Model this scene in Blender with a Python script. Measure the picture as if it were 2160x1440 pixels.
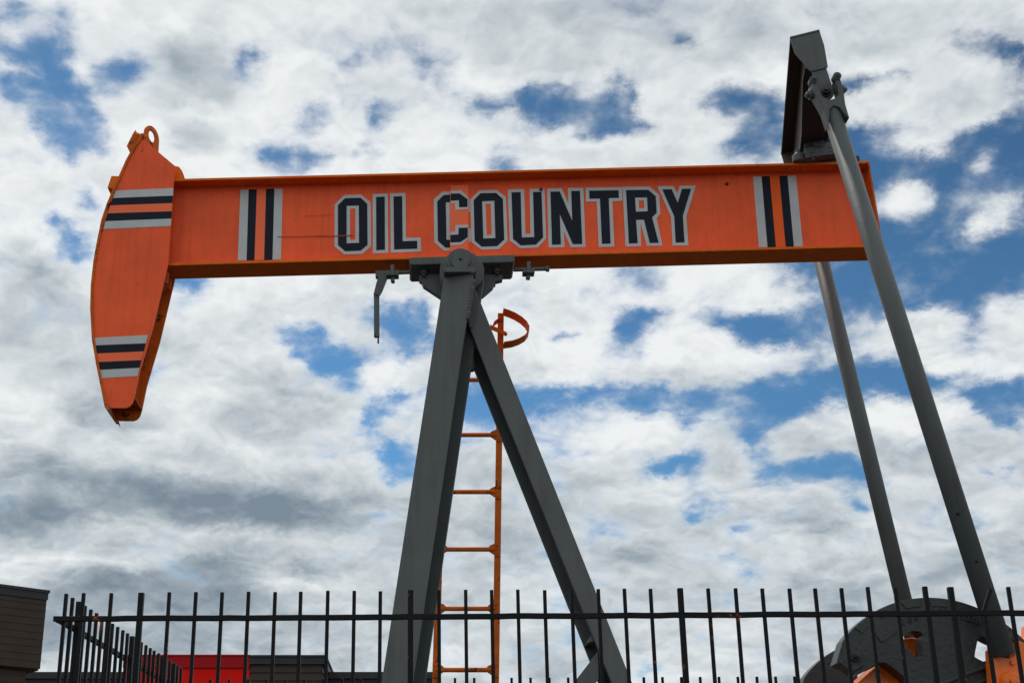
import bpy, bmesh, math, random
from mathutils import Vector, Matrix
from mathutils.geometry import tessellate_polygon
R = math.radians
random.seed(7)
sc = bpy.context.scene
for o in list(bpy.data.objects): bpy.data.objects.remove(o)

# ------------------------------------------------------------------ camera
F, CX, CY, TH, CZ = 2950.0, 890.0, 720.0, R(21.13), 1.2      # focal length in photo pixels, principal point, up-tilt, eye height
cam_d = bpy.data.cameras.new('camera'); cam = bpy.data.objects.new('camera', cam_d); sc.collection.objects.link(cam)
cam.location = (0, 0, CZ); cam.rotation_euler = (R(90) + TH, 0, 0)
cam_d.sensor_width = 36; cam_d.lens = F * 36 / 2160; cam_d.shift_x = (1080 - CX) / 2160; cam_d.clip_end = 5000; cam_d.clip_start = .05
sc.camera = cam
sc.render.resolution_x, sc.render.resolution_y = 1024, 682
CT, ST = math.cos(TH), math.sin(TH)
def ray(px, py):
    a, b = (px - CX) / F, (CY - py) / F
    return Vector((a, CT - b * ST, ST + b * CT))
def P(px, py, Y):
    d = ray(px, py); return Vector((0, 0, CZ)) + d * (Y / d.y)
def PP(px, py, p0, n):
    d = ray(px, py); o = Vector((0, 0, CZ)); return o + d * ((p0 - o).dot(n) / d.dot(n))

# ------------------------------------------------------------------ light and sky
sc.view_settings.view_transform = 'Standard'; sc.view_settings.look = 'None'
sc.view_settings.exposure = 0.0; sc.view_settings.gamma = 1
SUN_EL, SUN_AZ = R(60), R(-17)          # azimuth measured from +y (away from the camera) towards +x
sun_d = bpy.data.lights.new('sun', 'SUN'); sun = bpy.data.objects.new('sun', sun_d); sc.collection.objects.link(sun)
sun_d.energy = 2.2; sun_d.angle = R(3); sun_d.color = (1, .95, .88)
sdir = Vector((math.sin(SUN_AZ) * math.cos(SUN_EL), math.cos(SUN_AZ) * math.cos(SUN_EL), math.sin(SUN_EL)))
sun.rotation_euler = sdir.to_track_quat('Z', 'Y').to_euler(); sun.location = (-10, 20, 30)

# cloud cover of the sky: patches of open blue (low) and cloud (high); x, y, half width, half height, tilt, cover
COVB = [
 (60,95,80,80,0,.15),(95,205,100,62,30,.03),(25,205,50,40,0,.12),(185,268,75,48,30,.08),(95,35,90,38,0,.45),(20,30,45,25,0,.30),(18,158,42,20,10,.80),(4,80,24,30,0,.75),
 (250,165,60,42,-20,.38),(150,312,38,36,45,.18),(205,292,62,24,-20,.18),(180,410,40,22,30,.25),(130,490,48,20,30,.10),(168,532,42,42,40,.12),(395,602,50,20,10,.15),
 (635,320,85,34,0,.06),(520,120,34,26,0,.36),(672,232,50,36,0,.36),(642,262,26,32,0,.38),(800,240,34,24,0,.36),(772,332,34,22,0,.36),(930,150,50,62,0,.42),(1030,225,34,26,0,.36),(1000,60,30,24,0,.5),(740,110,26,20,0,.5),(1060,342,46,22,0,.25),
 (1120,215,46,38,0,.14),(1190,215,60,44,-10,.06),(1290,228,66,54,20,.0),(1345,250,64,42,20,.0),(1260,268,54,28,0,.1),(1395,205,46,50,0,.9),(1450,92,36,24,0,.34),(1545,215,78,46,0,.08),(1605,255,66,60,0,.08),(1560,312,88,30,10,.12),(1478,285,56,44,20,.92),(1580,262,62,20,10,.55),(1632,305,54,50,0,.12),
 (1810,172,88,26,5,.10),(1892,165,44,28,0,.28),(2030,92,56,38,0,.34),(2140,116,34,32,0,.05),(2090,102,34,22,0,.34),
 (1980,440,360,170,0,.0),(1760,330,110,56,0,.05),(2110,318,170,64,0,.0),(1930,640,340,130,0,.0),(1900,225,120,42,-12,.90),(2060,205,130,40,-8,.92),
 (1938,292,48,22,-5,.82),(1850,292,40,30,0,.42),(1905,425,50,46,-40,.80),(2041,356,16,28,20,.55),(2118,462,64,24,-18,.80),
 (1415,690,125,46,-12,.03),(1605,690,165,42,0,.0),(1550,612,150,46,5,.92),(1350,582,60,22,0,.42),(1430,660,40,30,-40,.9),(1190,710,50,22,0,.06),(1265,715,48,28,0,.70),(1355,705,58,46,-20,.0),(1425,698,42,34,0,.7),
 (1450,848,470,50,2,.0),(1200,770,145,42,3,.95),(1325,795,50,26,10,.85),(1470,764,135,44,5,.95),(1610,768,105,38,0,.92),(1490,712,54,26,0,.95),(1350,745,30,24,0,.35),
 (1600,912,68,84,-15,.0),(1620,980,80,34,0,.0),(1330,915,150,50,8,.92),(1455,948,112,36,15,.90),(1180,900,90,52,0,.62),(1105,856,60,40,0,.06),(1400,986,92,20,8,.10),
 (1745,988,95,40,5,.0),(1880,815,300,52,0,.0),(1750,900,112,48,-10,.97),(1900,892,135,64,0,1.0),(2040,900,94,56,10,1.0),
 (2138,872,54,56,0,.05),(2092,1002,58,22,-15,.10),(1962,958,44,16,0,.34),
 (1770,708,56,42,0,.50),(1960,706,96,40,0,.97),(1868,732,42,32,0,.62),(2132,688,64,52,0,.80),(2080,780,104,30,10,.90),
 (596,705,24,22,0,.34),(690,748,82,38,20,.0),(660,726,44,26,0,.14),(752,712,62,30,0,.90),(852,695,66,72,-20,.0),(745,802,36,18,0,.12),(805,790,54,40,0,.98),(885,780,36,40,0,.95),(830,862,74,42,0,.0),(832,922,46,28,0,.08),(688,952,38,16,0,.14),(865,905,46,30,0,.92),(836,982,52,24,0,.08),
 (1012,868,56,56,0,.22),(990,942,34,22,0,.35),(1482,1080,36,14,0,.34),(1560,1106,26,12,0,.34),(1440,1136,60,13,0,.38),(1812,1060,30,28,0,.36),(320,795,30,14,0,.45),(1300,1130,60,14,0,.5),(2060,1120,60,16,0,.5),
]
# brightness of the clouds: grey bases (low) and sunlit parts (high)
SHDB = [
 (420,150,100,66,0,.42),(420,292,66,34,0,.45),(1500,50,620,70,0,.52),(1950,60,300,70,0,.48),(2050,170,160,60,0,.60),(1150,120,200,60,0,.60),(60,600,100,60,0,.5),(90,705,160,74,0,.52),(600,850,140,52,0,.45),(250,765,130,60,0,.55),(200,470,90,60,0,.85),
 (520,380,200,60,0,.85),(1180,300,160,50,0,.85),(700,420,300,100,0,.85),
 (300,1012,110,34,10,.12),(480,1062,240,44,5,.14),(100,1092,200,44,5,.24),(560,1192,150,24,5,.16),(330,1245,170,66,0,.14),(190,1300,140,66,0,.2),(60,1000,130,42,0,.26),(220,872,100,42,0,.36),(640,1345,170,66,0,.4),(400,1350,160,60,0,.35),(420,1125,260,26,3,.72),(140,1172,200,26,0,.72),(650,1225,160,24,8,.70),(440,970,200,24,0,.6),
 (1700,1102,90,32,0,.3),(1215,1042,84,44,0,.34),(1900,955,170,34,0,.45),(1900,876,170,44,0,.92),(1470,745,160,34,0,.9),(1200,750,150,34,0,.9),(1470,808,240,24,0,.6),(805,775,60,34,0,.95),(1330,890,160,40,0,.85),(1450,1040,300,30,0,.68),(1350,1180,250,40,0,.45),(1750,1250,300,60,0,.42),
]
def blobs(lst, px, py, v):
    for x, y, rx, ry, ang, tv in lst:
        c_, s_ = math.cos(R(ang)), math.sin(R(ang)); dx, dy = px - x, py - y
        q = ((dx * c_ + dy * s_) / rx) ** 2 + ((-dx * s_ + dy * c_) / ry) ** 2
        if q < 2.4:
            k = math.sqrt(q); k = 1 - min(max((k - .55) / .95, 0), 1); k = k * k * (3 - 2 * k); v = v * (1 - k) + tv * k
    return v
def cover(px, py):
    k = max(0, min(1, 1 - max(-px - 40, px - 2200, -py - 40, py - 1480) / 400.0))
    return blobs(COVB, px, py, .93 + .17 * max(0, min(1, (py - 700) / 150)) * max(0, min(1, (760 - px) / 150))) * k + .84 * (1 - k)
def shade(px, py):
    b_ = .80 if py < 560 else max(.56, .80 - (py - 560) / 400 * .24)
    k = max(0, min(1, 1 - max(-px, px - 2160, -py, py - 1480) / 400.0))
    return blobs(SHDB, px, py, b_) * k + 1.0 * (1 - k)
w = bpy.data.worlds.new('World'); sc.world = w; w.use_nodes = True
NT = w.node_tree; NT.nodes.clear(); N = NT.nodes; L = NT.links
def nd(t, **kw):
    n = N.new(t)
    for k, v in kw.items(): setattr(n, k, v)
    return n
def mth(op, a, b=None, c=None, clamp=False):
    n = nd('ShaderNodeMath', operation=op); n.use_clamp = clamp
    for i, v in enumerate((a, b, c)):
        if v is None: continue
        if isinstance(v, (int, float)): n.inputs[i].default_value = v
        else: L.new(v, n.inputs[i])
    return n.outputs[0]
tc = nd('ShaderNodeTexCoord'); D = tc.outputs['Generated']
def noise(vec, scale, detail, rough=.55, dist=0.0, off=None):
    if off is not None:
        va = nd('ShaderNodeVectorMath', operation='ADD'); L.new(vec, va.inputs[0]); va.inputs[1].default_value = off; vec = va.outputs[0]
    n = nd('ShaderNodeTexNoise'); L.new(vec, n.inputs['Vector'])
    n.inputs['Scale'].default_value = scale; n.inputs['Detail'].default_value = detail; n.inputs['Roughness'].default_value = rough; n.inputs['Distortion'].default_value = dist
    return n
sep = nd('ShaderNodeSeparateXYZ'); L.new(D, sep.inputs[0])
az = mth('ARCTAN2', sep.outputs[0], sep.outputs[1])
el = mth('ARCSINE', sep.outputs[2])
# the cloud deck in perspective: direction projected on a high plane
pz = mth('ADD', mth('MAXIMUM', sep.outputs[2], 0.0), .42)
cmb = nd('ShaderNodeCombineXYZ')
L.new(mth('DIVIDE', sep.outputs[0], pz), cmb.inputs[0]); L.new(mth('DIVIDE', sep.outputs[1], pz), cmb.inputs[1])
DP = cmb.outputs[0]
wn = noise(DP, 12.0, 8, .70); ws = nd('ShaderNodeSeparateColor'); L.new(wn.outputs['Color'], ws.inputs[0])
az_w = mth('ADD', az, mth('MULTIPLY', mth('SUBTRACT', ws.outputs[0], .5), .050))
el_w = mth('ADD', el, mth('MULTIPLY', mth('SUBTRACT', ws.outputs[1], .5), .036))
AZ0, AZ1, NA = R(-20.5), R(28), 62
EL0, EL1, NE = R(7), R(35), 46
u_az = mth('DIVIDE', mth('SUBTRACT', az_w, AZ0), AZ1 - AZ0)
# the chart lives in small node groups, one for each band of elevation
wN, wL = N, L
def band(e, k):
    global N, L
    g = bpy.data.node_groups.new('cloud_band', 'ShaderNodeTree')
    g.interface.new_socket('across', in_out='INPUT', socket_type='NodeSocketFloat'); g.interface.new_socket('chart', in_out='OUTPUT', socket_type='NodeSocketColor')
    N, L = g.nodes, g.links
    cr = []
    for i0, i1 in ((0, 30), (30, 61)):
        c_ = nd('ShaderNodeValToRGB'); els = c_.color_ramp.elements; cr.append(c_)
        for i in range(i0, i1 + 1):
            a = AZ0 + (AZ1 - AZ0) * i / (NA - 1)
            d = Vector((math.sin(a) * math.cos(e), math.cos(a) * math.cos(e), math.sin(e)))
            zc = d.y * CT + d.z * ST
            px, py = CX + F * d.x / zc, CY - F * (d.z * CT - d.y * ST) / zc
            pos = (i - i0) / (i1 - i0)
            q = els[0] if i == i0 else els[-1] if i == i1 else els.new(pos)
            q.position = pos; q.color = (cover(px, py), shade(px, py), 0, 1)
    gi, go = N.new('NodeGroupInput'), N.new('NodeGroupOutput'); ug = gi.outputs[0]
    L.new(mth('MULTIPLY', ug, 61 / 30.0), cr[0].inputs[0]); L.new(mth('SUBTRACT', mth('MULTIPLY', ug, 61 / 31.0), 30 / 31.0), cr[1].inputs[0])
    row = nd('ShaderNodeMix', data_type='RGBA'); L.new(mth('GREATER_THAN', ug, 30 / 61.0), row.inputs['Factor']); L.new(cr[0].outputs[0], row.inputs[6]); L.new(cr[1].outputs[0], row.inputs[7])
    L.new(row.outputs[2], go.inputs[0])
    return g
bands = [band(EL0 + (EL1 - EL0) * j / (NE - 1), j) for j in range(NE)]
cg = bpy.data.node_groups.new('cloud_chart', 'ShaderNodeTree')
for nm in ('across', 'elevation'): cg.interface.new_socket(nm, in_out='INPUT', socket_type='NodeSocketFloat')
cg.interface.new_socket('chart', in_out='OUTPUT', socket_type='NodeSocketColor')
N, L = cg.nodes, cg.links
gi, go = N.new('NodeGroupInput'), N.new('NodeGroupOutput')
res = None
for j in range(NE):
    row = nd('ShaderNodeGroup'); row.node_tree = bands[j]; L.new(gi.outputs[0], row.inputs[0])
    if res is None: res = row.outputs[0]
    else:
        f = nd('ShaderNodeMapRange'); L.new(gi.outputs[1], f.inputs[0])
        f.inputs[1].default_value = EL0 + (EL1 - EL0) * (j - 1) / (NE - 1); f.inputs[2].default_value = EL0 + (EL1 - EL0) * j / (NE - 1)
        m = nd('ShaderNodeMix', data_type='RGBA'); L.new(f.outputs[0], m.inputs['Factor']); L.new(res, m.inputs[6]); L.new(row.outputs[0], m.inputs[7])
        res = m.outputs[2]
L.new(res, go.inputs[0]); N, L = wN, wL
gn = nd('ShaderNodeGroup'); gn.node_tree = cg; L.new(u_az, gn.inputs[0]); L.new(el_w, gn.inputs[1])
rs = nd('ShaderNodeSeparateColor'); L.new(gn.outputs[0], rs.inputs[0])
cov, shd = rs.outputs[0], rs.outputs[1]
# warped coordinates and cauliflower-like billows
wv = noise(DP, 9.0, 4, .6, 0, (5.5, .3, 0))
wsub = nd('ShaderNodeVectorMath', operation='MULTIPLY_ADD'); L.new(wv.outputs['Color'], wsub.inputs[0]); wsub.inputs[1].default_value = (.10, .10, 0); L.new(DP, wsub.inputs[2])
WP = wsub.outputs[0]
def rid(vec, off, sc_, det, rough, dist=.2): return noise(vec, sc_, det, rough, dist, off).outputs['Fac']
def puff(off, sc_, det, rough):
    va = nd('ShaderNodeVectorMath', operation='ADD'); L.new(WP, va.inputs[0]); va.inputs[1].default_value = off
    v = nd('ShaderNodeTexVoronoi', feature='F1', voronoi_dimensions='2D'); v.normalize = True; L.new(va.outputs[0], v.inputs['Vector'])
    v.inputs['Scale'].default_value = sc_; v.inputs['Detail'].default_value = det; v.inputs['Roughness'].default_value = rough
    return mth('SUBTRACT', 1.0, v.outputs['Distance'])
UP = (0, -.012, 0)
n0 = rid(DP, (0, 0, 0), 9.5, 10, .56, .3)
n2 = rid(DP, (3.1, 1.7, 0), 20.0, 9, .58, .3)
p0, p0b = puff((0, 0, 0), 15.0, 3, .55), puff(UP, 15.0, 3, .55)
dens = mth('ADD', mth('ADD', mth('MULTIPLY', cov, .64), .10), mth('ADD', mth('MULTIPLY', mth('SUBTRACT', n0, .5), 1.15), mth('ADD', mth('MULTIPLY', mth('SUBTRACT', n2, .5), .95), mth('MULTIPLY', mth('SUBTRACT', p0, .62), .42))))
mask = nd('ShaderNodeMapRange', interpolation_type='SMOOTHSTEP'); L.new(dens, mask.inputs[0]); mask.inputs[1].default_value = .24; mask.inputs[2].default_value = .74
veil = nd('ShaderNodeMapRange', interpolation_type='SMOOTHSTEP'); L.new(dens, veil.inputs[0]); veil.inputs[1].default_value = .08; veil.inputs[2].default_value = .58; veil.inputs[4].default_value = .42   # thin haze round the clouds
n3 = rid(WP, (7.7, 2.2, 0), 5.5, 8, .54, .2)
n4 = rid(WP, (1.3, 9.2, 0), 15.0, 7, .62, .2)
thick = nd('ShaderNodeMapRange'); L.new(dens, thick.inputs[0]); thick.inputs[1].default_value = .50; thick.inputs[2].default_value = 1.15
lum = mth('ADD', mth('MULTIPLY', shd, 1.12), mth('ADD', mth('MULTIPLY', mth('SUBTRACT', n3, .5), 1.15), mth('MULTIPLY', mth('SUBTRACT', n4, .5), .34)))
lum = mth('ADD', lum, mth('MULTIPLY', mth('SUBTRACT', p0, p0b), .75))
lum = mth('SUBTRACT', mth('ADD', lum, .17), mth('MULTIPLY', thick.outputs[0], .38))
cc = nd('ShaderNodeValToRGB'); L.new(lum, cc.inputs[0])
E = cc.color_ramp.elements
E[0].position = .02; E[0].color = (.20, .26, .32, 1)
E[1].position = 1.0; E[1].color = (.86, .885, .89, 1)
x = E.new(.34); x.color = (.36, .42, .47, 1)
x = E.new(.66); x.color = (.60, .65, .68, 1)
sky = nd('ShaderNodeTexSky'); sky.sky_type = 'NISHITA'; sky.sun_disc = False; sky.sun_elevation = SUN_EL; sky.sun_rotation = SUN_AZ
sky.air_density = 1.0; sky.dust_density = .6; sky.ozone_density = 2.0
tint = nd('ShaderNodeMix', data_type='RGBA', blend_type='MULTIPLY'); tint.inputs['Factor'].default_value = 1
# the open blue is deeper away from the sun's side and higher up
fa = nd('ShaderNodeMapRange'); L.new(az, fa.inputs[0]); fa.inputs[1].default_value = R(-20); fa.inputs[2].default_value = R(20); fa.inputs[3].default_value = 1.10; fa.inputs[4].default_value = .74
fe = nd('ShaderNodeMapRange'); L.new(el, fe.inputs[0]); fe.inputs[1].default_value = R(14); fe.inputs[2].default_value = R(34); fe.inputs[3].default_value = 1.30; fe.inputs[4].default_value = .80
vm = nd('ShaderNodeVectorMath', operation='SCALE'); vm.inputs[0].default_value = (.35, .635, .79); L.new(mth('MULTIPLY', fa.outputs[0], fe.outputs[0]), vm.inputs['Scale'])
L.new(sky.outputs[0], tint.inputs[6]); L.new(vm.outputs[0], tint.inputs[7])
SKY_STR = .1
cb = nd('ShaderNodeMix', data_type='RGBA', blend_type='MULTIPLY'); cb.inputs['Factor'].default_value = 1
L.new(cc.outputs[0], cb.inputs[6]); cb.inputs[7].default_value = (1 / SKY_STR,) * 3 + (1,)
mx = nd('ShaderNodeMix', data_type='RGBA'); L.new(mth('ADD', mask.outputs[0], mth('MULTIPLY', mth('SUBTRACT', 1.0, mask.outputs[0]), veil.outputs[0])), mx.inputs['Factor']); L.new(tint.outputs[2], mx.inputs[6]); L.new(cb.outputs[2], mx.inputs[7])
bg = nd('ShaderNodeBackground'); bg.inputs[1].default_value = SKY_STR; L.new(mx.outputs[2], bg.inputs[0])
out = nd('ShaderNodeOutputWorld'); L.new(bg.outputs[0], out.inputs[0])
w.cycles.sampling_method = 'MANUAL'; w.cycles.sample_map_resolution = 512

# ------------------------------------------------------------------ materials
def mat(name, col, rough=.5, metal=0.0, var=.12, vscale=6.0, bump=.0, bscale=60.0, rust=None, rust_amt=.0, rust_scale=9.0, col2=None, spec=.25, coat=0.0, streak=0.0):
    m = bpy.data.materials.new(name); m.use_nodes = True
    nt = m.node_tree; b = nt.nodes['Principled BSDF']; lk = nt.links
    b.inputs['Roughness'].default_value = rough; b.inputs['Metallic'].default_value = metal
    b.inputs['Specular IOR Level'].default_value = spec; b.inputs['Coat Weight'].default_value = coat; b.inputs['Coat Roughness'].default_value = .15
    t = nt.nodes.new('ShaderNodeTexCoord')
    geo = nt.nodes.new('ShaderNodeNewGeometry')
    n = nt.nodes.new('ShaderNodeTexNoise'); n.inputs['Scale'].default_value = vscale; n.inputs['Detail'].default_value = 8; n.inputs['Roughness'].default_value = .65
    lk.new(geo.outputs['Position'], n.inputs['Vector'])
    r = nt.nodes.new('ShaderNodeValToRGB'); lk.new(n.outputs['Fac'], r.inputs[0])
    c2 = col2 or tuple(c * (1 - var) for c in col)
    r.color_ramp.elements[0].position = .32; r.color_ramp.elements[0].color = (*c2, 1)
    r.color_ramp.elements[1].position = .68; r.color_ramp.elements[1].color = (*[min(1, c * (1 + var * .6)) for c in col], 1)
    outc = r.outputs[0]
    rr = nt.nodes.new('ShaderNodeMapRange'); lk.new(n.outputs['Fac'], rr.inputs[0]); rr.inputs[3].default_value = rough * .85; rr.inputs[4].default_value = min(1, rough * 1.2)
    lk.new(rr.outputs[0], b.inputs['Roughness'])
    if streak:
        mp = nt.nodes.new('ShaderNodeMapping'); mp.inputs['Scale'].default_value = (16, 16, 1.1); lk.new(geo.outputs['Position'], mp.inputs['Vector'])
        n4 = nt.nodes.new('ShaderNodeTexNoise'); n4.inputs['Scale'].default_value = 1.6; n4.inputs['Detail'].default_value = 8; n4.inputs['Roughness'].default_value = .6; lk.new(mp.outputs[0], n4.inputs['Vector'])
        sm = nt.nodes.new('ShaderNodeMapRange'); lk.new(n4.outputs['Fac'], sm.inputs[0]); sm.inputs[1].default_value = .46; sm.inputs[2].default_value = .78; sm.inputs[4].default_value = streak * 1.6
        sx = nt.nodes.new('ShaderNodeMix'); sx.data_type = 'RGBA'; lk.new(sm.outputs[0], sx.inputs['Factor']); lk.new(outc, sx.inputs[6]); sx.inputs[7].default_value = (*[c * .42 + .012 for c in col], 1)
        n5 = nt.nodes.new('ShaderNodeTexNoise'); n5.inputs['Scale'].default_value = 55; n5.inputs['Detail'].default_value = 4; lk.new(geo.outputs['Position'], n5.inputs['Vector'])
        s5 = nt.nodes.new('ShaderNodeMapRange'); lk.new(n5.outputs['Fac'], s5.inputs[0]); s5.inputs[1].default_value = .70; s5.inputs[2].default_value = .74; s5.inputs[4].default_value = .7
        sy = nt.nodes.new('ShaderNodeMix'); sy.data_type = 'RGBA'; lk.new(s5.outputs[0], sy.inputs['Factor']); lk.new(sx.outputs[2], sy.inputs[6]); sy.inputs[7].default_value = (*[c * .35 + .01 for c in col], 1)
        outc = sy.outputs[2]
    if rust:
        n2 = nt.nodes.new('ShaderNodeTexNoise'); n2.inputs['Scale'].default_value = rust_scale; n2.inputs['Detail'].default_value = 7; n2.inputs['Roughness'].default_value = .7
        lk.new(geo.outputs['Position'], n2.inputs['Vector'])
        mr = nt.nodes.new('ShaderNodeMapRange'); lk.new(n2.outputs['Fac'], mr.inputs[0]); mr.inputs[1].default_value = 1 - rust_amt; mr.inputs[2].default_value = 1 - rust_amt + .04
        mm = nt.nodes.new('ShaderNodeMix'); mm.data_type = 'RGBA'; lk.new(mr.outputs[0], mm.inputs['Factor']); lk.new(outc, mm.inputs[6]); mm.inputs[7].default_value = (*rust, 1)
        outc = mm.outputs[2]
    lk.new(outc, b.inputs['Base Color'])
    if bump:
        n3 = nt.nodes.new('ShaderNodeTexNoise'); n3.inputs['Scale'].default_value = bscale; n3.inputs['Detail'].default_value = 4
        lk.new(geo.outputs['Position'], n3.inputs['Vector'])
        bp = nt.nodes.new('ShaderNodeBump'); bp.inputs['Strength'].default_value = bump; bp.inputs['Distance'].default_value = .01
        lk.new(n3.outputs['Fac'], bp.inputs['Height']); lk.new(bp.outputs[0], b.inputs['Normal'])
    return m
RUST = (.09, .03, .012)
M = dict(
    vinyl=mat('orange_vinyl', (.94, .122, .036), .42, spec=.15, streak=.20, var=.16, vscale=3.0, bump=.06, bscale=25),
    vinyl_b=mat('orange_vinyl_bright', (.95, .16, .058), .38, var=.06, vscale=3.0, bump=.05, bscale=25),
    orange=mat('orange_paint', (.80, .165, .016), .62, spec=.10, streak=.25, var=.16, vscale=5, bump=.12, bscale=30, rust=RUST, rust_amt=.29),
    orange_r=mat('orange_paint_weathered', (.62, .135, .016), .6, spec=.10, streak=.35, var=.25, vscale=8, bump=.2, bscale=40, rust=(.12, .035, .015), rust_amt=.42, rust_scale=14),
    gloss=mat('orange_gloss_paint', (.92, .175, .005), .28, var=.08, vscale=8, bump=.25, bscale=35, coat=.4),
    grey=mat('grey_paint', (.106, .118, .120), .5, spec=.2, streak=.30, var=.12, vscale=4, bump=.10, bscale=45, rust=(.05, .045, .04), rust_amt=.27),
    dark=mat('dark_grey_paint', (.036, .041, .043), .42, spec=.35, streak=.25, var=.22, vscale=9, bump=.45, bscale=38, rust=(.07, .06, .05), rust_amt=.27),
    stripe=mat('bright_orange_band', (.88, .115, .008), .4, var=.08, vscale=4),
    shade=mat('shaded_grey_paint', (.028, .034, .036), .5, var=.15, vscale=7, spec=.2, streak=.2),  # grey of the equalizer, darkened in colour for its shade and orange bounce
    navy=mat('navy_vinyl', (.010, .015, .026), .45, var=.2, vscale=10, spec=.12),
    silver=mat('grey_vinyl', (.50, .53, .54), .4, var=.10, vscale=6),
    black=mat('black_fence_paint', (.009, .010, .0115), .45, spec=.12, var=.3, vscale=12, bump=.2, bscale=80, rust=(.28, .085, .018), rust_amt=.365, rust_scale=6.5),
    asphalt=mat('asphalt', (.036, .036, .035), .9, var=.3, vscale=2.5, bump=.5, bscale=90),
    concrete=mat('darkened_gravel', (.06, .056, .05), .85, var=.2, vscale=3, bump=.3, bscale=30),  # kept dark so little light bounces up
    siding=mat('brown_siding', (.048, .034, .025), .65, var=.22, vscale=3.5),
    coping=mat('dark_metal_coping', (.030, .032, .033), .5, var=.15, vscale=2),
    redp=mat('red_metal_panel', (.72, .007, .003), .5, spec=.1, var=.08, vscale=1.0),
    redd=mat('dark_red_metal_trim', (.36, .008, .012), .5, spec=.1, var=.08, vscale=1.0),
    slate=mat('slate_grey_metal', (.06, .068, .075), .5, var=.12, vscale=1.5),
    seam=mat('weld_seam', (.055, .06, .062), .6, var=.2, vscale=30, bump=.6, bscale=120),
    rusty=mat('rust', (.11, .04, .016), .85, var=.4, vscale=40, bump=.6, bscale=90),
    hole=mat('black_bolt_hole', (.006, .006, .006), .8),
)

# ------------------------------------------------------------------ builders
ORG = {}
def BM(): return bmesh.new()
def obj(name, bm, m, parent=None, bevel=0.0, smooth=False, seg=2):
    bmesh.ops.recalc_face_normals(bm, faces=bm.faces)
    c = Vector((0, 0, 0))
    if bm.verts:
        lo = Vector([min(v.co[i] for v in bm.verts) for i in range(3)]); hi = Vector([max(v.co[i] for v in bm.verts) for i in range(3)])
        c = (lo + hi) / 2
    if parent is None: c.z = lo.z
    for v in bm.verts: v.co -= c
    me = bpy.data.meshes.new(name); bm.to_mesh(me); bm.free()
    for mm in (m if isinstance(m, (list, tuple)) else [m]): me.materials.append(mm)
    o = bpy.data.objects.new(name, me); sc.collection.objects.link(o)
    if smooth:
        for p in me.polygons: p.use_smooth = True
    if parent is not None:
        o.parent = parent; o.location = c - ORG[parent.name]
    else: o.location = c
    ORG[o.name] = c
    if bevel:
        b = o.modifiers.new('bevel', 'BEVEL'); b.width = bevel; b.segments = seg; b.limit_method = 'ANGLE'; b.angle_limit = R(35)
        if smooth: 
            wn_ = o.modifiers.new('wn', 'WEIGHTED_NORMAL')
    return o
def thing(name, label, cat, loc, group=None):
    o = bpy.data.objects.new(name, None); sc.collection.objects.link(o); o.location = loc; o.empty_display_size = .2
    o['label'] = label; o['category'] = cat
    if group: o['group'] = group
    ORG[o.name] = Vector(loc); return o
def prism(bm, poly, vec, holes=(), mi=0, mi_side=None):
    """poly: list of 3D points (flat), extruded by vec; holes: further loops"""
    loops = [[Vector(p) for p in poly]] + [[Vector(p) for p in h] for h in holes]
    vec = Vector(vec)
    tris = tessellate_polygon(loops)
    flat = [p for l in loops for p in l]
    a = [bm.verts.new(p) for p in flat]; b = [bm.verts.new(p + vec) for p in flat]
    fs = []
    for t in tris:
        try: fs.append(bm.faces.new([a[i] for i in t])); fs.append(bm.faces.new([b[i] for i in reversed(t)]))
        except ValueError: pass
    for f in fs: f.material_index = mi
    k = 0
    for l in loops:
        n = len(l)
        for i in range(n):
            j = (i + 1) % n
            try:
                f = bm.faces.new((a[k + i], a[k + j], b[k + j], b[k + i])); f.material_index = mi if mi_side is None else mi_side
            except ValueError: pass
        k += n
    if not holes:
        bmesh.ops.dissolve_limit(bm, angle_limit=R(1), verts=list(set(v for f in bm.faces for v in f.verts)), edges=bm.edges, delimit={'MATERIAL'}) if len(bm.faces) < 60 else None
def hexa(bm, c8):
    v = [bm.verts.new(p) for p in c8]
    for q in ((0, 1, 2, 3), (7, 6, 5, 4), (0, 4, 5, 1), (1, 5, 6, 2), (2, 6, 7, 3), (3, 7, 4, 0)): bm.faces.new([v[i] for i in q])
def box(bm, o, a, b, c):
    """box from corner o with edge vectors a, b, c"""
    o, a, b, c = map(Vector, (o, a, b, c))
    hexa(bm, [o, o + a, o + a + b, o + b, o + c, o + a + c, o + a + b + c, o + b + c])
def cyl(bm, p, q, r, r2=None, seg=24, caps=True):
    p, q = Vector(p), Vector(q); r2 = r if r2 is None else r2
    ax = (q - p).normalized(); u = ax.orthogonal().normalized(); v = ax.cross(u)
    A = [bm.verts.new(p + (u * math.cos(t) + v * math.sin(t)) * r) for t in [2 * math.pi * i / seg for i in range(seg)]]
    B = [bm.verts.new(q + (u * math.cos(t) + v * math.sin(t)) * r2) for t in [2 * math.pi * i / seg for i in range(seg)]]
    for i in range(seg):
        f = bm.faces.new((A[i], A[(i + 1) % seg], B[(i + 1) % seg], B[i])); f.smooth = True
    if caps: bm.faces.new(A[::-1]); bm.faces.new(B)
def bolt(bm, c, n, r, h=.02):
    """hex head, washer and threaded tip"""
    c, n = Vector(c), Vector(n).normalized()
    cyl(bm, c, c + n * h * .25, r * 1.35, seg=20); cyl(bm, c + n * h * .25, c + n * h, r, seg=6); cyl(bm, c + n * h, c + n * h * 1.5, r * .55, seg=12)
def pxs(pts, Y, sc_=1.0, ox=0, oy=0): return [P(ox + x / sc_, oy + y / sc_, Y) for x, y in pts]
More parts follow.
